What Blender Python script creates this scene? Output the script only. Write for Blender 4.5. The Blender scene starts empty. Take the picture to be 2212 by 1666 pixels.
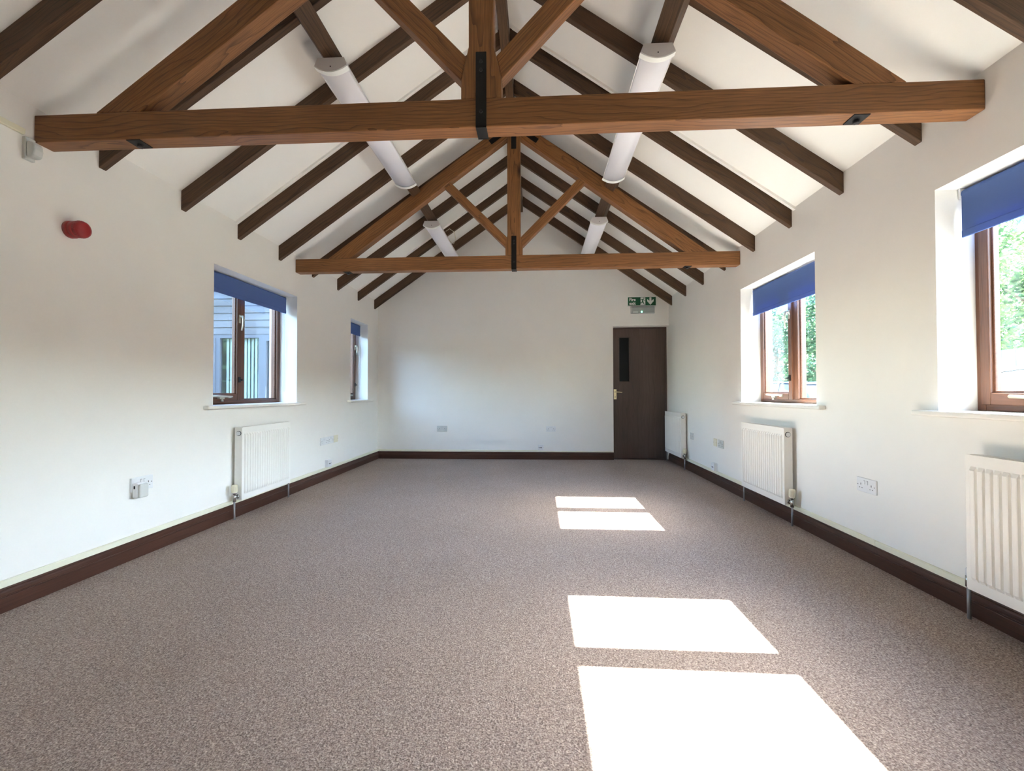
import bpy, bmesh, math, random
from mathutils import Vector, Matrix, Euler
random.seed(7)
scene = bpy.context.scene
COL = scene.collection
PI = math.pi
# ------------------------------------------------------------------ room measures (metres)
WL, WR, YB, YF = -2.534, 2.009, 7.141, -3.0      # left wall, right wall, back wall, wall behind the camera
XC = (WL + WR) / 2                                 # ridge line
EAVE = 2.478
SL = 0.70                                          # roof slope (35 degrees)
TH = math.atan(SL)
WT = 0.30                                          # wall thickness

# ------------------------------------------------------------------ materials
def lin(c):
    def f(v):
        v /= 255.0
        return v / 12.92 if v <= 0.04045 else ((v + 0.055) / 1.055) ** 2.4
    return (f(c[0]), f(c[1]), f(c[2]), 1.0)

class NT:
    def __init__(s, name):
        s.m = bpy.data.materials.new(name); s.m.use_nodes = True
        s.t = s.m.node_tree; s.t.nodes.clear()
        s.out = s.t.nodes.new('ShaderNodeOutputMaterial')
    def n(s, typ, **kw):
        nd = s.t.nodes.new(typ)
        for k, v in kw.items():
            if k.startswith('_'): setattr(nd, k[1:], v)
            else:
                key = int(k[1:]) if (k[0] == 'i' and k[1:].isdigit()) else k.replace('__', ' ')
                if isinstance(v, bpy.types.NodeSocket): s.t.links.new(v, nd.inputs[key])
                else: nd.inputs[key].default_value = v
        return nd
    def link(s, a, b): s.t.links.new(a, b)
    def mix(s, f, a, b, mode='MIX'):
        nd = s.t.nodes.new('ShaderNodeMix'); nd.data_type = 'RGBA'; nd.blend_type = mode
        for key, v in ((0, f), (6, a), (7, b)):
            if isinstance(v, bpy.types.NodeSocket): s.t.links.new(v, nd.inputs[key])
            else: nd.inputs[key].default_value = v
        return nd.outputs[2]
    def ramp(s, fac, stops):
        nd = s.t.nodes.new('ShaderNodeValToRGB'); s.t.links.new(fac, nd.inputs[0])
        e = nd.color_ramp.elements
        while len(e) < len(stops): e.new(0.5)
        for i, (p, c) in enumerate(stops):
            e[i].position = p; e[i].color = c
        return nd.outputs[0]
    def bsdf(s, **kw):
        b = s.n('ShaderNodeBsdfPrincipled', **kw); s.link(b.outputs[0], s.out.inputs[0]); return b

MATS = {}
def plain(name, rgb, rough=0.5, metal=0.0, noise=0.0, nscale=30, bump=0.0, spec=0.5):
    t = NT(name); c = lin(rgb)
    tc = t.n('ShaderNodeTexCoord')
    col = c
    if noise or bump:
        nz = t.n('ShaderNodeTexNoise', Vector=tc.outputs['Object'], Scale=nscale, Detail=4.0)
        if noise:
            d = tuple(max(0, x * (1 - noise)) for x in c[:3]) + (1,)
            l = tuple(min(1, x * (1 + noise)) for x in c[:3]) + (1,)
            col = t.ramp(nz.outputs[0], [(0.3, d), (0.7, l)])
    b = t.bsdf(Roughness=rough, Metallic=metal)
    b.inputs['Specular IOR Level'].default_value = spec
    if isinstance(col, bpy.types.NodeSocket): t.link(col, b.inputs['Base Color'])
    else: b.inputs['Base Color'].default_value = col
    if bump:
        bp = t.n('ShaderNodeBump', Strength=bump, Distance=0.002, Height=nz.outputs[0])
        t.link(bp.outputs[0], b.inputs['Normal'])
    MATS[name] = t.m
    return t.m

def wood(name, base, dark, line=0.55, rough=0.55, ringscale=34.0, knots=True, contrast=0.35):
    """timber with the grain along the local X axis"""
    t = NT(name)
    tc = t.n('ShaderNodeTexCoord'); oi = t.n('ShaderNodeObjectInfo')
    off = t.n('ShaderNodeVectorMath', _operation='MULTIPLY', i0=oi.outputs['Random'], i1=(7.3, 0.06, 0.09))
    v0 = t.n('ShaderNodeVectorMath', _operation='ADD', i0=tc.outputs['Object'], i1=off.outputs[0])
    st = t.n('ShaderNodeVectorMath', _operation='MULTIPLY', i0=v0.outputs[0], i1=(0.9, 4.0, 4.0))
    wz = t.n('ShaderNodeTexNoise', Vector=st.outputs[0], Scale=1.6, Detail=3.0)
    wv = t.n('ShaderNodeVectorMath', _operation='SUBTRACT', i0=wz.outputs['Color'], i1=(0.5, 0.5, 0.5))
    wv = t.n('ShaderNodeVectorMath', _operation='MULTIPLY', i0=wv.outputs[0], i1=(0.0, 0.13, 0.13))
    v1 = t.n('ShaderNodeVectorMath', _operation='MULTIPLY', i0=v0.outputs[0], i1=(0.05, 1.0, 1.0))
    v1 = t.n('ShaderNodeVectorMath', _operation='ADD', i0=v1.outputs[0], i1=wv.outputs[0])
    v1 = t.n('ShaderNodeVectorMath', _operation='ADD', i0=v1.outputs[0], i1=(0.0, 0.07, 0.03))
    wave = t.n('ShaderNodeTexWave', _wave_type='RINGS', _rings_direction='X', _wave_profile='SAW',
               Vector=v1.outputs[0], Scale=ringscale * 0.35, Distortion=1.2, Detail=2.0)
    wave.inputs['Detail Scale'].default_value = 1.5
    fs = t.n('ShaderNodeVectorMath', _operation='MULTIPLY', i0=v0.outputs[0], i1=(6.0, 260.0, 260.0))
    fib = t.n('ShaderNodeTexNoise', Vector=fs.outputs[0], Scale=1.0, Detail=3.0)
    big = t.n('ShaderNodeTexNoise', Vector=st.outputs[0], Scale=0.8, Detail=2.0)
    b, d = lin(base), lin(dark)
    mid = tuple(b[i] * 0.62 + d[i] * 0.38 for i in range(3)) + (1,)
    c = t.ramp(wave.outputs[0], [(0.0, b), (0.62, b), (0.86, mid), (1.0, d)])
    c = t.mix(line, b, c)
    fr = t.ramp(fib.outputs[0], [(0.3, (1 - contrast,) * 3 + (1,)), (0.65, (1.08,) * 3 + (1,))])
    c = t.mix(1.0, c, fr, 'MULTIPLY')
    br = t.ramp(big.outputs[0], [(0.3, (0.75,) * 3 + (1,)), (0.7, (1.18,) * 3 + (1,))])
    c = t.mix(1.0, c, br, 'MULTIPLY')
    if knots:
        ks = t.n('ShaderNodeVectorMath', _operation='MULTIPLY', i0=v0.outputs[0], i1=(1.2, 4.0, 4.0))
        vo = t.n('ShaderNodeTexVoronoi', Vector=ks.outputs[0], Scale=1.0)
        km = t.ramp(vo.outputs['Distance'], [(0.05, (1, 1, 1, 1)), (0.13, (0, 0, 0, 1))])
        c = t.mix(km, c, tuple(x * 0.45 for x in d[:3]) + (1,))
    p = t.bsdf(Roughness=rough); t.link(c, p.inputs['Base Color'])
    p.inputs['Specular IOR Level'].default_value = 0.35
    bp = t.n('ShaderNodeBump', Strength=0.25, Distance=0.001, Height=fib.outputs[0])
    t.link(bp.outputs[0], p.inputs['Normal'])
    MATS[name] = t.m
    return t.m

WALL = plain('wall_paint', (237, 235, 230), 0.9, 0, 0.012, 3, 0.15)
CEIL = plain('ceiling_paint', (244, 243, 238), 0.92, 0, 0.01, 2.5, 0.08)
TRUSSW = wood('truss_timber', (150, 102, 62), (80, 48, 29), 0.7, 0.5, ringscale=46.0)
RAFTW = wood('rafter_timber', (92, 68, 48), (46, 33, 24), 0.6, 0.6, contrast=0.4)
SKIRTW = wood('skirting_timber', (74, 47, 37), (42, 26, 20), 0.3, 0.35, knots=False, contrast=0.2)
FRAMEW = wood('window_timber', (104, 68, 50), (58, 36, 27), 0.4, 0.4, knots=False, contrast=0.25)
DOORW = wood('door_veneer', (90, 74, 68), (68, 54, 49), 0.35, 0.45, 18, knots=False, contrast=0.2)
IRON = plain('black_iron', (16, 16, 17), 0.55, 0.3, 0.2, 60)
BOLT = plain('bolt_steel', (60, 60, 62), 0.4, 0.8)
WHITE = plain('white_plastic', (226, 227, 228), 0.35)
SILLM = plain('white_gloss', (240, 238, 232), 0.3)
OLDWH = plain('cream_plastic', (226, 220, 196), 0.4)
TRUNK = plain('trunking_plastic', (232, 230, 208), 0.45)
HOLE = plain('socket_hole', (20, 20, 20), 0.6)
RADW = plain('radiator_enamel', (240, 238, 232), 0.3)
CHROME = plain('chrome', (190, 190, 188), 0.22, 1.0)
PIPEM = plain('pipe_paint', (150, 152, 155), 0.4, 0.5)
BRASS = plain('pale_brass', (222, 205, 160), 0.3, 0.6)
SILVER = plain('window_fitting', (205, 200, 180), 0.3, 0.7)
REDP = plain('red_plastic', (158, 42, 45), 0.35)
GREYP = plain('sensor_plastic', (205, 207, 203), 0.4)
GREYBOX = plain('grey_casing', (168, 172, 170), 0.35)
GREEN = plain('sign_green', (10, 86, 52), 0.5)
SIGNW = plain('sign_white', (238, 240, 236), 0.5)
LAMPB = plain('lamp_casing', (222, 219, 218), 0.4)
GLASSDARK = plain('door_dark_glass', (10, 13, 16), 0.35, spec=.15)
GRAVEL = plain('gravel', (62, 64, 66), 0.95, 0, 0.35, 60, 0.6)
LAWN = plain('lawn_grass', (66, 86, 54), 0.95, 0, 0.4, 20, 0.6)
CLAD = wood('weathered_cladding', (64, 66, 69), (38, 39, 42), 0.7, 0.8, 40, contrast=0.4)
GREYFR = plain('grey_window_frame', (54, 58, 64), 0.6, spec=.2)
BLINDW = plain('vertical_blind_fabric', (128, 134, 136), 0.9)
DARKROOM = plain('dim_interior', (90, 92, 92), 0.9)
ROOFT = plain('slate_roof', (70, 72, 78), 0.8, 0, 0.25, 8)
BARK = plain('bark', (84, 68, 52), 0.95, 0, 0.35, 12, 0.6)
FENCEW = wood('pale_fence_boards', (96, 104, 108), (70, 75, 78), 0.4, 0.8, 30, contrast=0.3)
CARP = plain('car_paint', (205, 208, 212), 0.25, 0.3)
CARP2 = plain('car_paint_dark', (72, 84, 104), 0.25, 0.3)
CARG = plain('car_glass', (20, 26, 32), 0.08)
TYRE = plain('tyre_rubber', (24, 24, 25), 0.8)

def mk_carpet():
    t = NT('carpet_pile'); tc = t.n('ShaderNodeTexCoord')
    a = t.n('ShaderNodeTexNoise', Vector=tc.outputs['Object'], Scale=170.0, Detail=2.0)
    b = t.n('ShaderNodeTexNoise', Vector=tc.outputs['Object'], Scale=75.0, Detail=3.0)
    v = t.n('ShaderNodeTexVoronoi', Vector=tc.outputs['Object'], Scale=210.0)
    big = t.n('ShaderNodeTexNoise', Vector=tc.outputs['Object'], Scale=1.3, Detail=3.0)
    c = t.ramp(a.outputs[0], [(0.30, lin((96, 86, 79))), (0.50, lin((154, 140, 130))), (0.70, lin((214, 201, 188)))])
    c2 = t.ramp(v.outputs['Color'], [(0.1, lin((106, 93, 91))), (0.5, lin((157, 141, 133))), (0.95, lin((206, 194, 182)))])
    c = t.mix(0.5, c, c2)
    c3 = t.ramp(b.outputs[0], [(0.35, (0.80, 0.78, 0.80, 1)), (0.65, (1.18, 1.16, 1.14, 1))])
    c = t.mix(0.8, c, c3, 'MULTIPLY')
    c4 = t.ramp(big.outputs[0], [(0.3, (0.95, 0.94, 0.93, 1)), (0.7, (1.04, 1.03, 1.04, 1))])
    c = t.mix(1.0, c, c4, 'MULTIPLY')
    p = t.bsdf(Roughness=0.97); t.link(c, p.inputs['Base Color'])
    p.inputs['Specular IOR Level'].default_value = 0.1
    bp = t.n('ShaderNodeBump', Strength=0.7, Distance=0.006, Height=a.outputs[0])
    t.link(bp.outputs[0], p.inputs['Normal'])
    return t.m
CARPET = mk_carpet()

def mk_glass():
    t = NT('window_glass')
    tr = t.n('ShaderNodeBsdfTransparent', Color=(0.93, 0.96, 0.95, 1))
    gl = t.n('ShaderNodeBsdfGlossy', Color=(1, 1, 1, 1), Roughness=0.01)
    ge = t.n('ShaderNodeNewGeometry')
    io = t.n('ShaderNodeMapRange', Value=ge.outputs['Backfacing'], i3=1.45, i4=1 / 1.45)   # same reflectance on both faces of the pane
    fr = t.n('ShaderNodeFresnel', IOR=io.outputs[0])
    mx = t.n('ShaderNodeMixShader', i0=fr.outputs[0], i1=tr.outputs[0], i2=gl.outputs[0])
    t.link(mx.outputs[0], t.out.inputs[0]); return t.m
GLASS = mk_glass()

def mk_translucent(name, rgb, fac, rough=0.9, tr=None):
    t = NT(name); c = lin(rgb)
    d = t.n('ShaderNodeBsdfDiffuse', Color=c)
    s = t.n('ShaderNodeBsdfTranslucent', Color=lin(tr) if tr else c)
    mx = t.n('ShaderNodeMixShader', Fac=fac, i1=d.outputs[0], i2=s.outputs[0])
    t.link(mx.outputs[0], t.out.inputs[0]); return t.m
BLUE = mk_translucent('blue_blind_fabric', (94, 116, 166), 0.12, tr=(70, 98, 176))
def mk_leaf(name, c1, c2):
    t = NT(name); tc = t.n('ShaderNodeTexCoord')
    nz = t.n('ShaderNodeTexNoise', Vector=tc.outputs['Object'], Scale=2.2, Detail=3.0)
    c = t.ramp(nz.outputs[0], [(0.35, lin(c1)), (0.65, lin(c2))])
    d = t.n('ShaderNodeBsdfDiffuse', Color=c); s = t.n('ShaderNodeBsdfTranslucent', Color=c)
    mx = t.n('ShaderNodeMixShader', Fac=0.45, i1=d.outputs[0], i2=s.outputs[0])
    t.link(mx.outputs[0], t.out.inputs[0]); return t.m
LEAF1 = mk_leaf('leaves_green', (40, 68, 52), (92, 116, 84))
LEAF2 = mk_leaf('leaves_yellow_green', (58, 84, 54), (124, 140, 92))
LEAF3 = mk_leaf('leaves_dark_green', (34, 60, 52), (78, 104, 92))
def mk_diffuser():
    t = NT('lamp_diffuser')
    b = t.bsdf(Roughness=0.35); b.inputs['Base Color'].default_value = lin((240, 240, 247))
    b.inputs['Specular IOR Level'].default_value = 0.5
    return t.m
DIFF = mk_diffuser()
def mk_led():
    t = NT('green_led'); e = t.n('ShaderNodeEmission', Color=(0.05, 1.0, 0.45, 1), Strength=5.0)
    t.link(e.outputs[0], t.out.inputs[0]); return t.m
LED = mk_led()

# ------------------------------------------------------------------ geometry helpers
class MB:
    def __init__(s): s.v = []; s.f = []; s.sm = []
    def add(s, vs, fs, smooth=False):
        o = len(s.v); s.v += [tuple(x) for x in vs]
        s.f += [tuple(i + o for i in f) for f in fs]; s.sm += [smooth] * len(fs); return s
    def box(s, a, b):
        x0, x1 = sorted((a[0], b[0])); y0, y1 = sorted((a[1], b[1])); z0, z1 = sorted((a[2], b[2]))
        return s.add([(x0, y0, z0), (x1, y0, z0), (x1, y1, z0), (x0, y1, z0), (x0, y0, z1), (x1, y0, z1), (x1, y1, z1), (x0, y1, z1)],
                     [(0, 3, 2, 1), (4, 5, 6, 7), (0, 1, 5, 4), (1, 2, 6, 5), (2, 3, 7, 6), (3, 0, 4, 7)])
    def prism(s, poly, h0, h1, axis='y', smooth=False):
        """poly: 2-D points; axis y -> points are (x,z), axis x -> (y,z), axis z -> (x,y)"""
        def P(p, h): return {'y': (p[0], h, p[1]), 'x': (h, p[0], p[1]), 'z': (p[0], p[1], h)}[axis]
        n = len(poly)
        vs = [P(p, h0) for p in poly] + [P(p, h1) for p in poly]
        fs = [tuple(range(n)), tuple(range(2 * n - 1, n - 1, -1))]
        s.add(vs, fs)
        s.add(vs, [(i, n + i, n + (i + 1) % n, (i + 1) % n) for i in range(n)], smooth)
        return s
    def tube(s, pts, r, n=12, cap=True):
        pts = [Vector(p) for p in pts]
        rs = r if isinstance(r, (list, tuple)) else [r] * len(pts)
        vs = []
        up = None
        for i, p in enumerate(pts):
            t = (pts[min(i + 1, len(pts) - 1)] - pts[max(i - 1, 0)]).normalized()
            if up is None: up = Vector((0, 0, 1)) if abs(t.z) < 0.9 else Vector((1, 0, 0))
            a = t.cross(up).normalized(); b = a.cross(t).normalized(); up = b
            for k in range(n):
                q = 2 * PI * k / n
                vs.append(p + (a * math.cos(q) + b * math.sin(q)) * rs[i])
        fs = []
        for i in range(len(pts) - 1):
            for k in range(n):
                fs.append((i * n + k, i * n + (k + 1) % n, (i + 1) * n + (k + 1) % n, (i + 1) * n + k))
        s.add(vs, fs, True)
        if cap:
            m = (len(pts) - 1) * n
            s.add(vs, [tuple(range(n))[::-1], tuple(range(m, m + n))])
        return s
    def sphere(s, c, r, n=12, m=8):
        c = Vector(c); r = r if isinstance(r, (tuple, list)) else (r, r, r)
        vs = []; fs = []
        for i in range(m + 1):
            th = PI * i / m
            for k in range(n):
                ph = 2 * PI * k / n
                vs.append((c.x + r[0] * math.sin(th) * math.cos(ph), c.y + r[1] * math.sin(th) * math.sin(ph), c.z + r[2] * math.cos(th)))
        for i in range(m):
            for k in range(n):
                fs.append((i * n + k, (i + 1) * n + k, (i + 1) * n + (k + 1) % n, i * n + (k + 1) % n))
        return s.add(vs, fs, True)
    def build(s, name, mat, parent=None, origin=None, bevel=0.0, rot=None, seg=2):
        """vertices are given in the parent's space; origin/rot give the object its own axes"""
        o = Vector(origin) if origin is not None else Vector((0, 0, 0))
        R = Euler(rot).to_matrix() if rot else Matrix.Identity(3)
        Ri = R.transposed()
        me = bpy.data.meshes.new(name)
        me.from_pydata([tuple(Ri @ (Vector(v) - o)) for v in s.v], [], s.f)
        bm = bmesh.new(); bm.from_mesh(me)
        bmesh.ops.remove_doubles(bm, verts=bm.verts, dist=1e-6)
        bmesh.ops.recalc_face_normals(bm, faces=bm.faces)
        bm.to_mesh(me); bm.free()
        if len(me.polygons) == len(s.sm):
            for p, k in zip(me.polygons, s.sm): p.use_smooth = k
        me.materials.append(mat)
        ob = bpy.data.objects.new(name, me); COL.objects.link(ob)
        ob.location = o
        if rot: ob.rotation_euler = rot
        if parent: ob.parent = parent
        if bevel:
            md = ob.modifiers.new('edge', 'BEVEL'); md.width = bevel; md.segments = seg
            md.limit_method = 'ANGLE'; md.angle_limit = math.radians(40)
        return ob

def empty(name, loc, rz=0.0, label=None, cat=None, group=None, kind=None):
    o = bpy.data.objects.new(name, None); COL.objects.link(o)
    o.location = loc; o.rotation_euler = (0, 0, rz); o.empty_display_size = 0.1
    tag(o, label, cat, group, kind); return o
def tag(o, label=None, cat=None, group=None, kind=None):
    if label: o['label'] = label
    if cat: o['category'] = cat
    if group: o['group'] = group
    if kind: o['kind'] = kind
    return o
def struct(o, label, cat): return tag(o, label, cat, None, 'structure')
def copy_tree(o, parent=None):
    c = o.copy(); COL.objects.link(c)
    if parent is not None: c.parent = parent
    for ch in list(o.children): copy_tree(ch, c)
    return c

# ------------------------------------------------------------------ shell
struct(MB().box((WL - WT, YF - .3, -.12), (WR + WT, YB + .6, 0)).build('floor', CARPET), 'mottled mauve-beige carpet covering the whole room floor', 'carpet')

# windows: (wall, y0, y1, z0, z1)
ZB, ZT = .925, 2.052
WIN = {1: ('L', 3.445, 4.690), 2: ('L', 6.077, 6.704), 3: ('R', 3.432, 4.652), 4: ('R', 1.130, 2.4225)}
def side_wall(side):
    x0 = WL if side == 'L' else WR
    x1 = x0 - WT if side == 'L' else x0 + WT
    ops = sorted([(w[1], w[2]) for w in WIN.values() if w[0] == side])
    mb = MB()
    ys = [YF - .3]
    for a, b in ops: ys += [a, b]
    ys.append(YB + .3)
    top = [(x0, ZT), (x0, EAVE), (x1, EAVE - SL * WT), (x1, ZT)]
    mb.prism(top, ys[0], ys[-1], 'y')
    mb.box((x0, ys[0], -.12), (x1, ys[-1], ZB))
    for i in range(0, len(ys), 2): mb.box((x0, ys[i], ZB), (x1, ys[i + 1], ZT))
    return mb
struct(side_wall('L').build('wall_left', WALL), 'white painted left wall with a large window and a narrow window', 'wall')
struct(side_wall('R').build('wall_right', WALL), 'white painted right wall with two windows and three radiators', 'wall')
# back wall: gable with the door recess cut into it
RID = EAVE + SL * (WR - XC)
DX0, DZ = 1.160, 2.062
prof = [(WL, 0), (DX0, 0), (DX0, DZ), (WR, DZ), (WR, EAVE), (XC, RID), (WL, EAVE)]
struct(MB().prism(prof, YB, YB + .085, 'y').build('wall_back', WALL), 'white gable end wall with the dark door in its right corner', 'wall')
struct(MB().prism([(WL, 0), (WR, 0), (WR, EAVE), (XC, RID), (WL, EAVE)], YF - .3, YF, 'y').build('wall_front', WALL), 'white gable wall behind the viewpoint', 'wall')
ov = WT
for s_ in (-1, 1):
    e = (WL - ov) if s_ < 0 else (WR + ov)
    ez = EAVE - SL * ov
    o = MB().prism([(XC, RID), (e, ez), (e, ez + .14), (XC, RID + .14)], YF - .3, YB + .35, 'y').build('ceiling', CEIL)
    struct(o, 'white plastered sloping ceiling on the %s side of the ridge' % ('left' if s_ < 0 else 'right'), 'ceiling')
# slim plaster edges beside a rafter on either slope
def slope_pt(side, t, d=0.0):
    """point at distance t up the slope from the eave, d below the ceiling"""
    x = WL + t * math.cos(TH) if side == 'L' else WR - t * math.cos(TH)
    return Vector((x, 0, EAVE + t * math.sin(TH) - d / math.cos(TH)))
k = 1
for side, y in (('L', 3.690), ('R', 3.672), ('L', 6.29)):
    a, b = slope_pt(side, .0), slope_pt(side, 2.70)
    o = MB().prism([(a.x, a.z), (b.x, b.z), (b.x, b.z - .022), (a.x, a.z - .022)], y, y + .028, 'y').build('trim_%d' % k, CEIL)
    struct(o, 'thin white strip along the %s slope beside a rafter' % ('left' if side == 'L' else 'right'), 'trim'); k += 1

# baseboards
bp_ = [(0, 0), (.022, 0), (.022, .066), (.0205, .069), (.0165, .070), (.0165, .073), (.0195, .075), (.0195, .079), (.016, .084), (.012, .091), (.0105, .097), (.0105, .103), (.0075, .105), (.006, .113), (0, .113)]
def board(name, side):
    if side == 'L': mb = MB().prism([(WL + d, z) for d, z in bp_], YF, YB, 'y'); rot = (0, 0, PI / 2); org = (WL, 2, 0)
    elif side == 'R': mb = MB().prism([(WR - d, z) for d, z in bp_], YF, YB, 'y'); rot = (0, 0, PI / 2); org = (WR, 2, 0)
    else: mb = MB().prism([(YB - d, z) for d, z in bp_], WL, DX0, 'x'); rot = None; org = (WL, YB, 0)
    return mb.build(name, SKIRTW, origin=org, rot=rot)
struct(board('baseboard_left', 'L'), 'dark brown moulded skirting board along the left wall', 'skirting board')
struct(board('baseboard_right', 'R'), 'dark brown moulded skirting board along the right wall', 'skirting board')
struct(board('baseboard_back', 'B'), 'dark brown moulded skirting board along the end wall', 'skirting board')

# cable trunking above the skirting
def trunk_thing(boxes, label, org, mat=TRUNK):
    r = empty('cable_trunking', org, 0, label, 'cable trunking')
    mb = MB(); md = MB()
    for a, b in boxes[:1]: mb.box(Vector(a) - Vector(org), Vector(b) - Vector(org))
    mb.build('channel', mat, r, bevel=.0015)
    for a, b in boxes[1:]: md.box(Vector(a) - Vector(org), Vector(b) - Vector(org))
    md.build('lid', mat, r, bevel=.002)
    return r
trunk_thing([((WL, YF, .114), (WL + .012, YB, .148)), ((WL + .012, YF, .116), (WL + .017, YB, .146))], 'cream cable trunking on top of the left skirting board', (WL, 3, .114))
trunk_thing([((WR, YF, .114), (WR - .012, 2.85, .148)), ((WR - .012, YF, .116), (WR - .017, 2.85, .146))], 'cream cable trunking above the right skirting from the nearest radiator to the joint', (WR, 1, .114))
trunk_thing([((WR, 2.853, .114), (WR - .012, YB, .148)), ((WR - .012, 2.853, .116), (WR - .017, YB, .146))], 'cream cable trunking above the right skirting from the joint to the door', (WR, 4, .114))
trunk_thing([((WL + .018, YB, .114), (.0, YB - .012, .146)), ((WL + .018, YB - .012, .116), (.0, YB - .017, .144))], 'cream cable trunking on the end wall ending at the small outlet box', (-1, YB, .114))
trunk_thing([((.0, YB, .114), (DX0, YB - .008, .128)), ((.0, YB - .008, .115), (DX0, YB - .011, .127))], 'slim cream trunking on the end wall between outlet box and door', (.6, YB, .114))
trunk_thing([((WL, YF, 2.308), (WL + .014, 2.10, 2.338)), ((WL + .014, YF, 2.310), (WL + .018, 2.10, 2.336))], 'white cable trunking high on the left wall leading to the motion sensor', (WL, 1, 2.308), OLDWH)

# ------------------------------------------------------------------ windows
def window(n, single=False):
    side, y0, y1 = WIN[n]
    W = y1 - y0
    def P(u, d, z):      # u left-to-right as seen from inside, d outwards, z up
        return (WL - d, y0 + u, z) if side == 'L' else (WR + d, y1 - u, z)
    org = Vector(P(W / 2, .18, ZB))
    desc = {1: 'brown timber two-light window in the left wall, nearer the camera', 2: 'narrow brown timber window at the far end of the left wall',
            3: 'brown timber window in the right wall above the middle radiator', 4: 'brown timber window at the right picture edge, nearest the camera'}[n]
    root = empty('window_%d' % n, org, 0, desc, 'window', None, 'structure')
    def B(mb, u0, u1, d0, d1, z0, z1): mb.box(Vector(P(u0, d0, z0)) - org, Vector(P(u1, d1, z1)) - org)
    J, M, S, D0, D1 = .046, .080, .048, .185, .255
    z0, z1 = ZB + .012, ZT
    # jambs, head, cill, mullion: each its own length of wood, grain along it
    def piece(name, u0, u1, d0, d1, za, zb, mat=FRAMEW, bevel=.004, parent=root):
        m = MB(); B(m, u0, u1, d0, d1, za, zb)
        vert = (zb - za) > (u1 - u0)
        rot = (0, PI / 2, 0) if vert else (0, 0, PI / 2)
        c = Vector(P((u0 + u1) / 2, (d0 + d1) / 2, (za + zb) / 2)) - org
        return m.build(name, mat, parent, origin=c, rot=rot, bevel=bevel)
    piece('frame_jamb', 0, J, D0, D1, z0, z1); piece('frame_jamb', W - J, W, D0, D1, z0, z1)
    piece('frame_head', J, W - J, D0, D1, z1 - J, z1); piece('frame_cill', J, W - J, D0, D1, z0, z0 + .035)
    m = MB(); B(m, -.02, W + .02, D1, WT + .05, z0 - .03, z0 + .012); m.build('outer_cill', FRAMEW, root, bevel=.004)
    mid = W / 2
    if single: sash_r = W - J
    else:
        piece('mullion', mid - M / 2, mid + M / 2, D0, D1, z0 + .035, z1 - J); sash_r = mid - M / 2
    # opening casement on the left half
    d0, d1 = D0 - .014, D0 + .04
    sl, sr, sb, st = J - .012, sash_r + .012, z0 + .03, z1 - J + .012
    sash = empty('casement', (0, 0, 0)); sash.parent = root
    def sp(name, *a): return piece(name, *a, parent=sash)
    sp('stile', sl, sl + S, d0, d1, sb, st); SR = S if single else .056
    sp('stile', sr - SR, sr, d0, d1, sb, st)
    sp('rail', sl + S, sr - SR, d0, d1, sb, sb + S + .01); sp('rail', sl + S, sr - SR, d0, d1, st - S, st)
    m = MB(); B(m, sl + S - .003, sr - SR + .003, d0 + .03, d0 + .036, sb + S + .007, st - S + .003); m.build('pane', GLASS, sash)
    # glazing beads, pale rebate outside the glass
    m = MB()
    a0, a1, b0, b1 = sl + S, sr - SR, sb + S + .01, st - S
    for (q0, q1, w0, w1) in ((a0, a0 + .01, b0, b1), (a1 - .01, a1, b0, b1), (a0, a1, b0, b0 + .01), (a0, a1, b1 - .01, b1)): B(m, q0, q1, d0 + .016, d0 + .03, w0, w1)
    m.build('glazing_bead', FRAMEW, sash, bevel=.003)
    if not single:
        m = MB(); B(m, mid + M / 2 - .003, W - J + .003, .222, .228, z0 + .032, z1 - J + .003); m.build('pane', GLASS, root)
        m = MB()
        a0, a1, b0, b1 = mid + M / 2, W - J, z0 + .035, z1 - J
        for (q0, q1, w0, w1) in ((a0, a0 + .012, b0, b1), (a1 - .012, a1, b0, b1), (a0, a1, b0, b0 + .012), (a0, a1, b1 - .012, b1)): B(m, q0, q1, .205, .222, w0, w1)
        m.build('glazing_bead', FRAMEW, root, bevel=.004)
    # casement fastener on the right stile, small lock below, peg stay along the bottom rail
    hu = sr - SR / 2
    def T(mb, pts, r, nn=8): mb.tube([Vector(P(*q)) - org for q in pts], r, nn)
    hz = 1.70
    h = MB(); B(h, hu - .011, hu + .011, d0 - .006, d0, hz - .03, hz + .045)
    T(h, [(hu, d0, hz + .03), (hu, d0 - .03, hz + .03)], .009)
    T(h, [(hu, d0 - .03, hz + .035), (hu - .004, d0 - .037, hz - .01), (hu - .010, d0 - .036, hz - .06), (hu - .014, d0 - .03, hz - .10)], [.010, .008, .0075, .006])
    T(h, [(hu, d0 - .022, hz + .03), (hu + .03, d0 - .024, hz + .028), (hu + .036, d0 - .018, hz + .0)], .006)
    h.build('handle', SILVER, sash)
    l = MB(); B(l, hu - .012, hu + .012, d0 - .008, d0, 1.13, 1.18); T(l, [(hu, d0 - .008, 1.155), (hu, d0 - .03, 1.155)], .006); T(l, [(hu - .012, d0 - .028, 1.148), (hu + .012, d0 - .028, 1.148)], .004)
    l.build('lock', IRON, sash)
    c = (sl + sr) / 2; wst = min(.28, (sr - sl) - .1)
    s_ = MB(); zst = sb + .03
    T(s_, [(c - wst / 2, d0 - .014, zst + .012), (c - wst / 6, d0 - .02, zst + .010), (c + wst / 2, d0 - .014, zst + .006)], [.008, .009, .007])
    B(s_, c - .03, c + .03, d0 - .022, d0, zst - .014, zst + .004); T(s_, [(c, d0 - .02, zst - .01), (c, d0 - .02, zst - .035)], [.007, .012])
    B(s_, c + wst / 2 - .05, c + wst / 2 - .01, d0 - .014, d0, zst - .006, zst + .012)
    s_.build('stay', SILVER, sash)
    # sill board with rounded nosing and horns
    m = MB()
    def PB(u0, u1, dd0, dd1, za, zb): B(m, u0, u1, dd0, dd1, za, zb)
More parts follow.
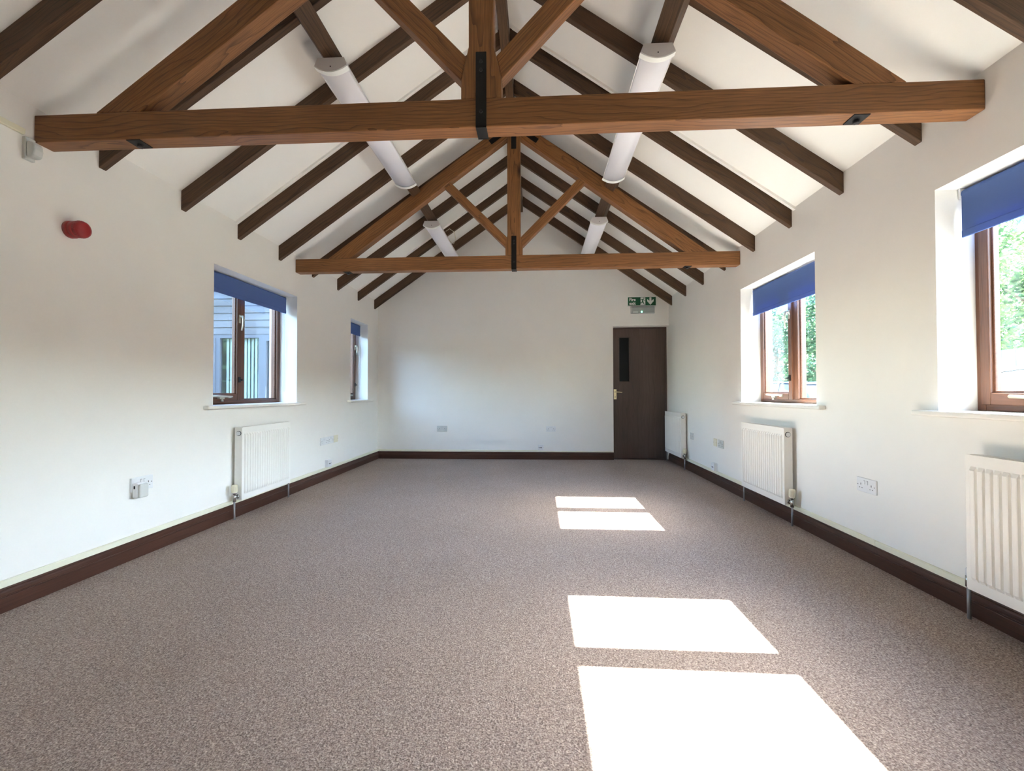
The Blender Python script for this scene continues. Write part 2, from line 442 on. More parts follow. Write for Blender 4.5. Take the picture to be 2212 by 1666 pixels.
    PB(-.11, W + .11, -.052, -.0, ZB - .016, ZB + .012)
    m.build('window_sill', SILLM, root, bevel=.008, seg=3)
    m2 = MB(); B(m2, .0, W, .0, .187, ZB, ZB + .012); m2.build('window_sill', SILLM, root)
    return P, W
winP = {n: window(n, n == 2) for n in WIN}

# ------------------------------------------------------------------ roller blinds
def blind(n, drop, label):
    P, W = winP[n]
    org = Vector(P(W / 2, .125, ZT))
    r = empty('roller_blind', org, 0, label, 'blind', 'blue roller blinds')
    def V(u, d, z): return Vector(P(u, d, z)) - org
    a, b = .018, W - .018
    zc = ZT - .030
    m = MB(); m.tube([V(a, .130, zc), V(b, .130, zc)], .0215, 18); m.build('roller', BLUE, r)
    m = MB()
    th = .0016; f = .1085
    m.box(V(a + .004, f, drop + .030), V(b - .004, f + th, zc)); m.build('fabric', BLUE, r)
    m = MB(); m.box(V(a + .004, f - .0035, drop), V(b - .004, f + .0055, drop + .036)); m.build('bottom_bar', BLUE, r, bevel=.003)
    for u in (a - .012, b): MB().box(V(u, .106, ZT - .056), V(u + .012, .156, ZT - .001)).build('bracket', WHITE, r, bevel=.002)
    if n in (1, 2):
        m = MB()
        for d in (.118, .142): m.tube([V(b + .006, d, zc), V(b + .006, d, 1.06)], .0016, 6)
        m.tube([V(b + .006, .118, 1.06), V(b + .006, .124, 1.048), V(b + .006, .136, 1.048), V(b + .006, .142, 1.06)], .0016, 6)
        m.build('pull_chain', WHITE, r)
    return r
blind(1, 1.868, 'blue roller blind part lowered on the large left-wall window')
blind(2, 1.878, 'blue roller blind on the narrow window at the far end of the left wall')
blind(3, 1.782, 'blue roller blind on the right-wall window above the middle radiator')
blind(4, 1.800, 'blue roller blind on the window cut off by the right picture edge')

# ------------------------------------------------------------------ roof timbers
def raf(side, y, i, label):
    tmax = (WR - XC - .02) / math.cos(TH)
    dv = .139
    s = 1 if side == 'L' else -1
    x0 = WL if side == 'L' else WR
    xe = XC - s * .040
    ze = EAVE + SL * abs(xe - x0)
    poly = [(x0, EAVE - dv), (xe, ze - dv), (xe, ze), (x0, EAVE)]
    rot = (0, -TH, 0) if side == 'L' else (0, PI + TH, 0)
    o = MB().prism(poly, y, y + .046, 'y').build('rafter', RAFTW, origin=(x0, y, EAVE - dv), rot=rot, bevel=.003)
    tag(o, label, 'rafter', 'rafters on the %s slope' % ('left' if side == 'L' else 'right'))
RY = [1.850, 2.493, 3.106, 3.721, 4.335, 4.999, 5.648, 6.307, 6.960]
RD = ['in front of the near truss', 'just behind the near truss', 'second behind the near truss', 'third behind the near truss', 'just before the far truss',
      'just behind the far truss', 'third from the end wall', 'second from the end wall', 'closest to the end wall']
for i, y in enumerate(RY):
    for sd in 'LR':
        raf(sd, y, i, 'dark brown rafter on the %s slope, %s' % ('left' if sd == 'L' else 'right', RD[i]))
# ridge board
o = MB().box((XC - .036, YF, RID - .205), (XC + .036, YB, RID - .03)).build('ridge_board', RAFTW, origin=(XC, 3, RID - .1), rot=(0, 0, PI / 2), bevel=.003)
tag(o, 'dark ridge board along the apex of the roof, seen behind the king posts', 'ridge board')
# purlins, set square to the slope under the rafters
def purlin(side, label):
    s = 1 if side == 'L' else -1
    dx = 1.055
    tx = XC - s * dx; tz = EAVE + SL * (WR - XC - dx) - .139
    u = Vector((s * math.cos(TH), 0, math.sin(TH)))      # up the slope
    n = Vector((s * math.sin(TH), 0, -math.cos(TH)))     # away from the ceiling
    t0 = Vector((tx, 0, tz)) + n * .001
    poly = []
    for a, b in ((-.05, 0), (.05, 0), (.05, .125), (-.05, .125)):
        q = t0 + u * a + n * b; poly.append((q.x, q.z))
    o = MB().prism(poly, YF, YB, 'y').build('purlin', RAFTW, origin=(tx, 3, tz), rot=(0, 0, PI / 2), bevel=.003)
    tag(o, label, 'purlin')
    c = t0 + n * .125
    return c
PL = purlin('L', 'dark timber purlin along the left slope carrying two strip lights')
PR = purlin('R', 'dark timber purlin along the right slope carrying two strip lights')

def truss(y, cx, label, kp, strap_z, flare, st):
    T = .096
    r = empty('roof_truss', (cx, y + T / 2, 2.298), 0, label, 'roof truss')
    org = Vector((cx, y + T / 2, 2.298))
    def poly_piece(name, poly, y0, y1, ang, mat=TRUSSW, bevel=.005, parent=r):
        m = MB().prism([(p[0] - org.x, p[1] - org.z) for p in poly], y0 - org.y, y1 - org.y, 'y')
        o = Vector((poly[0][0] - org.x, (y0 + y1) / 2 - org.y, poly[0][1] - org.z))
        return m.build(name, mat, parent, origin=o, rot=(0, -ang, 0), bevel=bevel)
    z0, z1 = 2.298, 2.436
    poly_piece('tie_beam', [(WL + .001, z0), (WR - .001, z0), (WR - .001, z1), (WL + .001, z1)], y, y + T, 0)
    # king post with splayed foot
    w, fw = kp
    zt = 3.90
    poly_piece('king_post', [(cx - fw, z1), (cx - fw, flare[0]), (cx - w, flare[1]), (cx - w, zt), (cx + w, zt), (cx + w, flare[1]), (cx + fw, flare[0]), (cx + fw, z1)], y + .002, y + T - .002, PI / 2)
    # principal rafters
    sp = .735; a = math.atan(sp)
    for s in (-1, 1):
        xo, xi = 1.943, 1.712
        zo = z1
        xe = w
        poly = [(cx + s * xi, z1), (cx + s * xe, z1 + sp * (xi - xe)), (cx + s * xe, z1 + sp * (xo - xe)), (cx + s * xo, z1)]
        poly_piece('principal_rafter', poly, y + .001, y + T - .001, a if s < 0 else PI - a)
    # struts from the splayed foot up to the principals
    ks, th_ = st
    for s in (-1, 1):
        xl, zl = fw, flare[0]
        xm = (z1 + sp * 1.712 - zl + ks * xl) / (ks + sp)
        zm = zl + ks * (xm - xl)
        vo = th_ / math.cos(math.atan(ks))
        xm2 = (z1 + sp * 1.712 - zl - vo + ks * xl) / (ks + sp)
        zm2 = zl + vo + ks * (xm2 - xl)
        ztop = zl + vo + ks * (w - xl)                       # upper edge where it would meet the shaft
        if ztop >= flare[1]: end = [(w, ztop), (w, flare[1])]
        else:
            fk = (flare[1] - flare[0]) / (w - fw)             # it meets the splayed shoulder instead
            xx = (flare[0] - fk * fw - zl - vo + ks * xl) / (ks - fk)
            end = [(xx, zl + vo + ks * (xx - xl))]
        poly = [(cx + s * p, q) for p, q in [(xl, zl), (xm, zm), (xm2, zm2)] + end]
        aa = math.atan(ks)
        poly_piece('strut', poly, y + .010, y + T - .010, (PI - aa) if s < 0 else aa)
    # iron straps
    hw = .0255
    m = MB(); b = m.box
    b((cx - hw - cx, y - .005 - org.y, z0 - .006 - org.z), (hw, y - org.y, strap_z - org.z))
    b((-hw, y + T - org.y, z0 - .006 - org.z), (hw, y + T + .005 - org.y, strap_z - org.z))
    b((-hw, y - .005 - org.y, z0 - .006 - org.z), (hw, y + T + .005 - org.y, z0 - org.z))
    stp = m.build('iron_strap', IRON, r, bevel=.0015)
    for zz in (strap_z - .05, (strap_z + z1) / 2 + .02, (z0 + z1) / 2):
        m = MB(); m.tube([(0, y - .005 - org.y, zz - org.z), (0, y - .014 - org.y, zz - org.z)], .008, 6); m.build('bolt', BOLT, stp)
    # heel plates under the tie beam
    for s in (-1, 1):
        px = cx + s * 1.745
        m = MB(); m.box((px - .036 - org.x, y + .002 - org.y, z0 - .005 - org.z), (px + .036 - org.x, y + .082 - org.y, z0 - org.z))
        hp = m.build('heel_plate', IRON, r, bevel=.0015)
        m = MB(); m.tube([(px - org.x, y + .045 - org.y, z0 - .005 - org.z), (px - org.x, y + .045 - org.y, z0 - .02 - org.z)], .014, 6); m.build('bolt', BOLT, hp)
    # three-way strap at the head
    m = MB(); hz = 3.53
    m.box((-hw, y - .005 - org.y, hz - org.z), (hw, y - org.y, 3.90 - org.z))
    for s in (-1, 1):
        mid_z = z1 + sp * ((1.943 + 1.712) / 2)
        p0 = Vector((0, mid_z)); d = Vector((s * math.cos(a), -math.sin(a))); nn = Vector((d.y, -d.x)) * hw
        e = p0 + d * .30; st0 = p0 + d * .02
        poly = [tuple(Vector((q.x, q.y - org.z))) for q in (st0 + nn, e + nn, e - nn, st0 - nn)]
        m.prism(poly, y - .0045 - org.y, y + .0005 - org.y, 'y')
    m.build('head_strap', IRON, r)
    return r
truss(2.151, -.266, 'large timber king-post roof truss crossing the picture nearest the camera', (.0605, .097), 2.657, (2.530, 2.690), (1.055, .098))
truss(4.647, -.240, 'smaller-looking timber king-post roof truss farther down the room', (.0675, .0875), 2.633, (2.525, 2.645), (1.0, .082))

# ------------------------------------------------------------------ strip lights under the purlins
def make_light():
    L = 1.60
    r = empty('strip_light', (0, 0, 0), 0, '', 'strip light', 'strip lights on the purlins')
    hw, tw = .100, .080
    # shallow curved diffuser
    arc = [(-hw + 2 * hw * i / 16, -.046 - .036 * (1 - (2 * i / 16 - 1) ** 2)) for i in range(17)]
    body = [(-tw, 0), (tw, 0), (hw - .002, -.046), (-hw + .002, -.046)]
    MB().prism(body, .012, L - .012, 'y').build('casing', LAMPB, r)
    inn = [(x * .97, z + .003) for x, z in arc]
    MB().prism(inn, .014, L - .014, 'y', True).build('diffuser', DIFF, r)
    full = [(tw + .002, .0), (-tw - .002, .0)] + arc
    for ya, yb, sg in ((0, .014, -1), (L - .014, L, 1)):
        c = MB().prism(full, ya, yb, 'y').build('end_cap', LAMPB, r)
        yy = ya - .0015 if sg < 0 else yb + .0015
        MB().tube([(0, yy, -.054), (0, (ya + yb) / 2, -.054)], .004, 8).build('screw', HOLE, c)
        rim = arc + [(x * 1.03, z - .005) for x, z in arc[::-1]]
        MB().prism(rim, ya + (.002 if sg < 0 else -.026), yb + (.026 if sg < 0 else -.002), 'y').build('end_rim', SIGNW, c)
    for yy in (.35, L - .35): MB().box((-.03, yy - .03, 0), (.03, yy + .03, .05)).build('bracket', LAMPB, r)
    return r
lt = make_light()
LZ = PR.z - .052
spots = [(-1.245, 2.67, 'white strip light on the left purlin passing behind the near truss'), (.702, 2.67, 'white strip light on the right purlin passing behind the near truss'),
         (-1.245, 5.30, 'white strip light on the left purlin beyond the far truss'), (.712, 5.30, 'white strip light on the right purlin beyond the far truss')]
for i, (x, y, lab) in enumerate(spots):
    o = lt if i == 0 else copy_tree(lt)
    o.location = (x, y, 3.058); o['label'] = lab
# loose cable looping off the far left light
pts = [(-1.138, 5.62, 3.045), (-1.10, 5.66, 3.09), (-1.045, 5.70, 3.06), (-1.035, 5.74, 2.98), (-1.07, 5.78, 2.94), (-1.115, 5.80, 2.97), (-1.139, 5.80, 3.01)]
o = MB().tube(pts, .0035, 6).build('cable', OLDWH); tag(o, 'thin loose cable looping beside the far left strip light', 'cable')

# ------------------------------------------------------------------ radiators
def radiator(loc, rz, L, trv_end, label, ridges, H=.595):
    """local x along the wall, y out into the room, z up; trv_end +1/-1 along x"""
    r = empty('radiator', loc, rz, label, 'radiator', 'white panel radiators')
    D0, D1 = .028, .102
    hl = L / 2
    # fluted front panel
    xs = [-hl + .012]
    m = MB()
    inner0, inner1 = -hl + .022, hl - .022
    pitch = (inner1 - inner0) / ridges
    cols = [(-hl, 0), (inner0, 0)]
    for k in range(ridges):
        c = inner0 + pitch * k
        cols += [(c + pitch * .08, 0.0), (c + pitch * .18, .0105), (c + pitch * .30, .012), (c + pitch * .70, .012), (c + pitch * .82, .0105), (c + pitch * .92, .0)]
    cols += [(inner1, 0), (hl, 0)]
    rows = [(0, 0), (.045, 0), (.062, 1), (H - .062, 1), (H - .045, 0), (H, 0)]
    vs = []; fs = []
    nc = len(cols)
    for z, k in rows:
        for x, d in cols: vs.append((x, D1 - .012 + d * k, z))
    for i in range(len(rows) - 1):
        for j in range(nc - 1): fs.append((i * nc + j, i * nc + j + 1, (i + 1) * nc + j + 1, (i + 1) * nc + j))
    nb = len(vs)
    for z in (0, H):
        for x in (-hl, hl): vs.append((x, D1 - .022, z))
    b = nb
    fs += [(b, b + 1, b + 3, b + 2), tuple([b, b + 1] + [j for j in range(nc - 1, -1, -1)]), tuple([b + 2, b + 3] + [(len(rows) - 1) * nc + j for j in range(nc - 1, -1, -1)]),
           tuple([b, b + 2] + [i * nc for i in range(len(rows) - 1, -1, -1)]), tuple([b + 1, b + 3] + [i * nc + nc - 1 for i in range(len(rows) - 1, -1, -1)])]
    m.add(vs, fs); m.build('front_panel', RADW, r)
    MB().box((-hl, D0, .0), (hl, D0 + .014, H)).build('back_panel', RADW, r, bevel=.003)
    for s in (-1, 1):
        MB().box((s * (hl - .001), D0 - .002, .004), (s * (hl + .004), D1 - .012, H + .003)).build('side_panel', RADW, r, bevel=.002)
    m = MB()
    m.box((-hl, D0, H), (hl, D0 + .006, H + .006)); m.box((-hl, D1 - .016, H), (hl, D1 - .010, H + .006))
    nb_ = int(L / .022)
    for k in range(nb_ + 1):
        x = -hl + L * k / nb_
        m.box((x - .004, D0 + .006, H + .001), (x + .004, D1 - .016, H + .005))
    m.build('top_grille', RADW, r)
    # air vent plug near the top of the valve end
    s = trv_end
    pl = MB(); pl.tube([(s * (hl + .004), .062, H - .045), (s * (hl + .014), .062, H - .045)], .017, 16); pl.build('air_vent', WHITE, r)
    rg = MB(); rg.tube([(s * (hl + .004), .062, H - .045), (s * (hl + .008), .062, H - .045)], .021, 16); rg.build('vent_collar', BOLT, r)
    zf = -loc[2]
    py = .055
    # valve with thermostatic head
    vx = s * (hl + .044)
    v = MB(); v.tube([(s * (hl + .004), py, .03), (vx, py, .03)], .011, 10); v.tube([(vx, py, -.005), (vx, py, .062)], .013, 12); v.tube([(s * (hl + .006), py, .03), (s * (hl + .018), py, .03)], .020, 8)
    v.tube([(vx, py, .06), (vx, py, .072)], .017, 10)
    vo = v.build('valve', CHROME, r)
    h = MB(); prof = [(.070, .019), (.074, .022), (.078, .0225), (.125, .0225), (.132, .020), (.134, .012)]
    h.tube([(vx, py, z) for z, _ in prof], [q for _, q in prof], 20)
    for k in range(14):
        q = 2 * PI * k / 14; h.box((vx + .0225 * math.cos(q) - .0015, py + .0225 * math.sin(q) - .0015, .084), (vx + .0225 * math.cos(q) + .0015, py + .0225 * math.sin(q) + .0015, .120))
    tag(h.build('thermostatic_head', OLDWH, vo), 'cream ribbed thermostatic valve head')
    p = MB(); p.tube([(vx, py, -.004), (vx, py, zf * .55), (vx + s * .002, py + .004, zf + .0)], .0075, 10); p.build('pipe', PIPEM, r)
    # lockshield at the other end
    lx = -s * (hl + .034)
    v = MB(); v.tube([(-s * (hl + .004), py, .03), (lx, py, .03)], .010, 10); v.tube([(lx, py, -.005), (lx, py, .045)], .012, 12); vo = v.build('lockshield_valve', CHROME, r)
    c = MB(); c.tube([(lx, py, .044), (lx, py, .075), (lx, py, .080)], [.012, .011, .007], 12); c.build('valve_cap', WHITE, vo)
    p = MB(); p.tube([(lx, py, -.004), (lx, py, zf)], .0075, 10); p.build('pipe', PIPEM, r)
    for x in (-hl * .6, hl * .6):
        MB().box((x - .012, 0, .10), (x + .012, D0, .50)).build('bracket', BOLT, r)
    return r
ZR = .150
radiator((WL, 4.040, ZR), -PI / 2, .738, 1, 'white panel radiator under the large window on the left wall', 20)
radiator((WR, 4.083, ZR), PI / 2, .752, -1, 'white panel radiator under the farther right-wall window', 20)
radiator((WR, 6.680, ZR), PI / 2, .770, -1, 'small-looking white radiator in the corner beside the dark door', 20)
radiator((WR, 1.780, ZR), PI / 2, .800, -1, 'large-looking white radiator cut off by the right picture edge', 21)

# ------------------------------------------------------------------ sockets and boxes (local x along the wall, y out, z up)
def plate(name, loc, rz, w, h, label, cat, kind, d=.010, mat=WHITE, group=None):
    r = empty(name, loc, rz, label, cat, group)
    MB().box((-w / 2, 0, -h / 2), (w / 2, d, h / 2)).build('faceplate', mat, r, bevel=.003)
    if kind == 'double':
        for s in (-1, 1):
            ho = MB(); cx = s * w * .27
            ho.box((cx - .002, d, -.002), (cx + .002, d + .0006, .010))
            ho.box((cx - .014, d, -.020), (cx - .007, d + .0006, -.016)); ho.box((cx + .007, d, -.020), (cx + .014, d + .0006, -.016))
            ho.build('pin_holes', HOLE, r)
        for s in (-1, 1):
            sw = MB().box((s * .0125 - .0055, d - .002, .006), (s * .0125 + .0055, d + .004, .026)).build('rocker_switch', mat, r, bevel=.0015)
            MB().box((s * .0125 - .0065, d, .027), (s * .0125 + .0065, d + .0008, .0285)).build('switch_gap', HOLE, sw)
        for s in (-1, 1): MB().tube([(s * (w / 2 - .012), d, 0), (s * (w / 2 - .012), d + .0008, 0)], .003, 8).build('screw', BOLT, r)
    elif kind == 'data':
        for q0, q1 in ((-.014, .0), (.006, .018)): MB().box((q0, d, -.010), (q1, d + .0006, .004)).build('port', HOLE, r)
        for s in (-1, 1): MB().tube([(s * (w / 2 - .010), d, 0), (s * (w / 2 - .010), d + .0008, 0)], .003, 8).build('screw', BOLT, r)
    elif kind == 'blank':
        for s in (-1, 1): MB().tube([(s * (w / 2 - .012), d, 0), (s * (w / 2 - .012), d + .0008, 0)], .003, 8).build('screw', BOLT, r)
    return r
LZr, RZr, BZr = -PI / 2, PI / 2, PI
G1 = 'double power sockets'
plate('power_socket', (WL, 2.798, .459), LZr, .160, .087, 'white double socket on the left wall with an adapter plugged in', 'socket', 'double', .014, group=G1)
plate('power_socket', (WL, 5.305, .464), LZr, .180, .087, 'white double socket on the left wall, nearest of the row beyond the radiator', 'socket', 'double', group=G1)
plate('power_socket', (WL, 5.474, .464), LZr, .152, .087, 'white double socket on the left wall, middle of the row beyond the radiator', 'socket', 'double', group=G1)
plate('wall_plate', (WL, 5.614, .464), LZr, .122, .087, 'cream single plate at the far end of the left wall socket row', 'wall plate', 'blank', mat=OLDWH)
plate('power_socket', (-1.505, YB, .470), BZr, .160, .088, 'greyish double socket on the end wall, the left one', 'socket', 'double', mat=GREYP, group=G1)
plate('power_socket', (.200, YB, .470), BZr, .150, .086, 'white double socket on the end wall nearer the door', 'socket', 'double', group=G1)
plate('power_socket', (WR, 2.928, .459), RZr, .165, .087, 'white double socket on the right wall between the two nearer radiators', 'socket', 'double', group=G1)
plate('wall_plate', (WR, 6.115, .462), RZr, .120, .086, 'single off-white wall plate on the right wall just past the corner radiator', 'wall plate', 'blank', mat=GREYP)
plate('wall_plate', (WR, 5.325, .466), RZr, .088, .086, 'cream blank plate left of a wider plate on the right wall', 'wall plate', 'blank', mat=OLDWH)
plate('power_socket', (WR, 5.165, .463), RZr, .150, .087, 'off-white double socket beside the cream blank plate on the right wall', 'socket', 'double', mat=GREYP, group=G1)
plate('outlet_box', (WL, 5.385, .191), LZr, .095, .086, 'white surface outlet box above the left skirting board', 'outlet box', 'data', .040)
plate('outlet_box', (.042, YB, .188), BZr, .088, .084, 'white surface outlet box low on the end wall', 'outlet box', 'data', .040)
plate('outlet_box', (WR, 5.320, .191), RZr, .095, .086, 'white surface outlet box above the right skirting board', 'outlet box', 'data', .040)
# adapter plugged into the near left socket
r = empty('plug_adapter', (WL + .0138, 2.755, .425), LZr, 'white plug-in adapter in the left half of the near left socket', 'plug adapter')
MB().box((-.032, 0, -.047), (.032, .034, .047)).build('casing', WHITE, r, bevel=.006)
MB().box((-.034, .034, -.045), (.030, .052, .040)).build('front_cover', GREYP, r, bevel=.008)
MB().box((.0325, .010, .012), (.0335, .020, .030)).build('slot', HOLE, r)
# red fire sounder
r = empty('fire_alarm_sounder', (WL - .001, 2.337, 1.921), -PI / 2, 'round red fire alarm sounder high on the left wall', 'fire alarm')
def lathe_y(pts, name, mat, par, n=28):
    MB().tube([(0, a, 0) for a, _ in pts], [b for _, b in pts], n).build(name, mat, par)
lathe_y([(0, .046), (.022, .046), (.026, .044)], 'base', REDP, r)
lathe_y([(.026, .0445), (.052, .0445), (.054, .043)], 'body', REDP, r)
lathe_y([(.054, .0455), (.076, .0445), (.084, .041), (.087, .030), (.088, .010)], 'sounder_dome', REDP, r)
m = MB()
for k in range(26):
    q = 2 * PI * k / 26
    m.box((.0440 * math.cos(q) - .002, .057, .0440 * math.sin(q) - .002), (.0440 * math.cos(q) + .002, .073, .0440 * math.sin(q) + .002))
m.build('ribs', REDP, r)
# motion sensor
r = empty('motion_sensor', (WL - .001, 2.122, 2.198), -PI / 2, 'small white motion sensor under the left end of the near truss', 'motion sensor')
MB().box((-.024, 0, -.008), (.024, .020, .104)).build('back_box', GREYP, r, bevel=.004)
m = MB()
prof = [(0, .024), (.034, .024), (.044, .034), (.050, .060), (.046, .084), (.034, .098), (.012, .104), (0, .104)]
m.prism([(.022 + a * .9, z - .022) for a, z in prof], -.023, .023, 'x'); m.build('lens_cover', GREYP, r, bevel=.008, seg=3)

# ------------------------------------------------------------------ door
DY = YB + .085
root = empty('door_1', (1.57, DY, 0), 0, 'dark brown flush door with a narrow glass panel at the right of the end wall', 'door', None, 'structure')
org = Vector((1.57, DY, 0))
def dpiece(name, a, b, mat, vert=True, parent=root, bevel=.003):
    m = MB().box(Vector(a) - org, Vector(b) - org)
    c = (Vector(a) + Vector(b)) / 2 - org
    return m.build(name, mat, parent, origin=c, rot=(0, PI / 2, 0) if vert else None, bevel=bevel)
x0, x1, zt = DX0 + .004, 1.992, 2.048
dpiece('door_frame', (x1 - .022, DY - .012, 0), (x1, DY + .1, zt), DOORW)
dpiece('door_frame', (x0, DY - .012, zt - .018), (x1 - .022, DY + .1, zt), DOORW, False)
dpiece('door_stop', (x1 + .0005, DY, 0), (WR, DY + .1, zt + .014), WALL, bevel=0)
dpiece('door_head_fill', (x0, DY, zt + .0005), (x1, DY + .1, DZ + .2), WALL, False, bevel=0)
vx0, vx1, vz0, vz1 = 1.268, 1.418, 1.206, 1.888
lx0, lx1, lz0, lz1 = x0, x1 - .023, .012, zt - .019
leaf = empty('door_leaf', (0, 0, 0)); leaf.parent = root
m = MB()
for a, b in (((lx0, lz0), (vx0, lz1)), ((vx1, lz0), (lx1, lz1)), ((vx0, lz0), (vx1, vz0)), ((vx0, vz1), (vx1, lz1))):
    m.box(Vector((a[0], DY, a[1])) - org, Vector((b[0], DY + .044, b[1])) - org)
m.build('leaf_panel', DOORW, leaf, origin=(0, 0.02, 1), rot=(0, PI / 2, 0))
m = MB()
for a, b in (((vx0 - .016, vz0 - .016), (vx0, vz1 + .016)), ((vx1, vz0 - .016), (vx1 + .016, vz1 + .016)), ((vx0, vz0 - .016), (vx1, vz0)), ((vx0, vz1), (vx1, vz1 + .016))):
    m.box(Vector((a[0], DY - .009, a[1])) - org, Vector((b[0], DY, b[1])) - org)
m.build('vision_bead', DOORW, leaf, bevel=.003)
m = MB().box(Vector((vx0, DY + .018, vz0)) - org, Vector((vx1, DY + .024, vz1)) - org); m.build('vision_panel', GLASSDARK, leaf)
hp = MB().box(Vector((1.180, DY - .008, .928)) - org, Vector((1.222, DY, 1.084)) - org).build('handle_plate', BRASS, leaf, bevel=.003)
m = MB(); m.tube([Vector(q) - org for q in ((1.201, DY - .006, 1.042), (1.201, DY - .045, 1.042), (1.215, DY - .055, 1.042), (1.262, DY - .056, 1.040), (1.292, DY - .054, 1.034), (1.302, DY - .050, 1.040))], [.010, .009, .0085, .008, .007, .005], 12)
m.build('lever_handle', BRASS, leaf)
m = MB(); m.tube([Vector(q) - org for q in ((1.201, DY - .008, .966), (1.201, DY - .0095, .966))], .006, 12); m.box(Vector((1.1985, DY - .0095, .950)) - org, Vector((1.2035, DY - .008, .966)) - org); m.build('keyhole', HOLE, leaf)
dpiece('threshold', (x0, DY - .03, 0), (x1, DY + .044, .010), SKIRTW, False)
MB().box(Vector((x0, DY + .1, 0)) - org, Vector((x1, DY + .12, zt)) - org).build('door_backing', DARKROOM, root)

# ------------------------------------------------------------------ exit sign + emergency light
EX = Vector((1.598, YB, 2.434))
r = empty('exit_sign', EX, 0, 'green fire exit sign with running figure and down arrow above the door', 'exit sign')
MB().box((-.220, -.020, -.074), (.220, 0, .074)).build('frame', SIGNW, r, bevel=.003)
MB().box((-.210, -.0215, -.064), (.210, -.0195, .064)).build('sign_face', GREEN, r)
def text(body, size, x, z, parent, mat, sx=1.0):
    cu = bpy.data.curves.new('txt', 'FONT'); cu.body = body; cu.size = size; cu.extrude = .0004; cu.offset = .0016; cu.align_x = 'LEFT'
    ob = bpy.data.objects.new('txt', cu); COL.objects.link(ob)
    dg = bpy.context.evaluated_depsgraph_get(); dg.update()
    me = bpy.data.meshes.new_from_object(ob.evaluated_get(dg))
    bpy.data.objects.remove(ob); bpy.data.curves.remove(cu)
    me.materials.clear(); me.materials.append(mat)
    o = bpy.data.objects.new('lettering', me); COL.objects.link(o)
    o.parent = parent; o.location = (x, -.0222, z); o.rotation_euler = (PI / 2, 0, 0); o.scale = (sx, 1, 1)
    return o
text('Fire', .064, -.192, .006, r, SIGNW, .98); text('exit', .064, -.192, -.052, r, SIGNW, .98)
# doorway panel with running figure
MB().prism([(-.020, .060), (.052, .060), (.052, -.056), (-.028, -.056), (-.020, -.046)], -.0222, -.0214, 'y').build('doorway_symbol', SIGNW, r)
m = MB(); Y0, Y1 = -.0230, -.0221
def disc(cx, cz, rad): m.prism([(cx + rad * math.cos(2 * PI * k / 16), cz + rad * math.sin(2 * PI * k / 16)) for k in range(16)], Y0, Y1, 'y')
def limb(a, b, w0, w1):
    a, b = Vector(a), Vector(b); d = (b - a).normalized(); n = Vector((-d.y, d.x))
    m.prism([tuple(a + n * w0), tuple(b + n * w1), tuple(b - n * w1), tuple(a - n * w0)], Y0, Y1, 'y')
disc(.030, .046, .0085)
limb((.018, .034), (.008, .000), .0085, .0085)
limb((.014, .032), (-.006, .032), .004, .004); limb((-.006, .034), (-.016, .018), .004, .0035)
limb((.020, .030), (.034, .014), .004, .0035); limb((.034, .014), (.050, .012), .0035, .003)
limb((.008, .004), (.004, -.022), .007, .005); limb((.004, -.022), (-.022, -.024), .005, .0045)
limb((.010, .002), (.024, -.024), .007, .0055); limb((.024, -.024), (.036, -.052), .0055, .004)
m.build('running_figure', GREEN, r)
arrow = [(.114, .060), (.144, .060), (.144, .006), (.178, .034), (.178, .000), (.129, -.056), (.080, .000), (.080, .034), (.114, .006)]
MB().prism(arrow, -.0222, -.0214, 'y').build('arrow', SIGNW, r)
r = empty('emergency_light', (1.606, YB + .001, 2.302), 0, 'grey emergency light with a lit green lamp under the exit sign', 'emergency light')
m = MB(); m.prism([(0, -.056), (-.048, -.056), (-.060, -.046), (-.060, .030), (-.040, .056), (0, .056)], -.172, .172, 'x'); m.build('casing', GREYBOX, r, bevel=.006)
for s in (-1, 1): MB().box((s * .172 - .004, -.063, -.058), (s * .172 + .004, 0, .057)).build('end_cap', GREYP, r, bevel=.003)
MB().box((-.150, -.0615, -.044), (-.075, -.0600, -.034)).build('rating_label', SIGNW, r)
MB().sphere((-.020, -.060, -.036), (.011, .007, .011)).build('indicator_lamp', LED, r)

# ------------------------------------------------------------------ outside
struct(MB().box((-45, -30, -.30), (60, 70, -.14)).build('ground', GRAVEL), 'gravel ground outside', 'ground')
o = MB().box((7.6, 4, -.139), (40, 60, -.10)).build('lawn', LAWN); struct(o, 'grass beyond the parked cars', 'lawn')
# timber clad wing across the courtyard, seen through the left window
fy = 9.0
b = empty('outbuilding', (-7, fy, -.14), 0, 'weathered timber-clad building with grey windows, seen through the large left window', 'building')
bo = Vector((-7, fy, -.14))
fx0, fx1, head, sillz, topz = -13.0, -3.1, 2.235, .45, 3.55
wx = [-9.25 + .912 * k for k in range(6)]        # mullion centres
m = MB()
def lap(xa, xb, za, zb):
    n = max(1, round((zb - za) / .152)); h = (zb - za) / n
    for k in range(n):
        z = za + k * h
        m.prism([(fy, z), (fy - .030, z), (fy - .008, z + h), (fy, z + h)], xa, xb, 'x')
lap(fx0, fx1, head, topz); lap(fx0, wx[0] - .05, -.1, head); lap(wx[-1] + .05, fx1, -.1, head); lap(wx[0] - .05, wx[-1] + .05, -.1, sillz)
m.v = [tuple(Vector(v) - bo) for v in m.v]; m.build('cladding', CLAD, b)
m = MB(); m.box(Vector((fx0, fy + 1.2, -.1)) - bo, Vector((fx1, fy + 1.3, topz)) - bo); m.box(Vector((fx0, fy, topz)) - bo, Vector((fx1, fy + 1.3, topz + .1)) - bo)
m.box(Vector((fx1 - .1, fy, -.1)) - bo, Vector((fx1, fy + 1.3, topz)) - bo); m.box(Vector((fx0, fy, -.1)) - bo, Vector((fx0 + .1, fy + 1.3, topz)) - bo); m.build('inner_wall', DARKROOM, b)
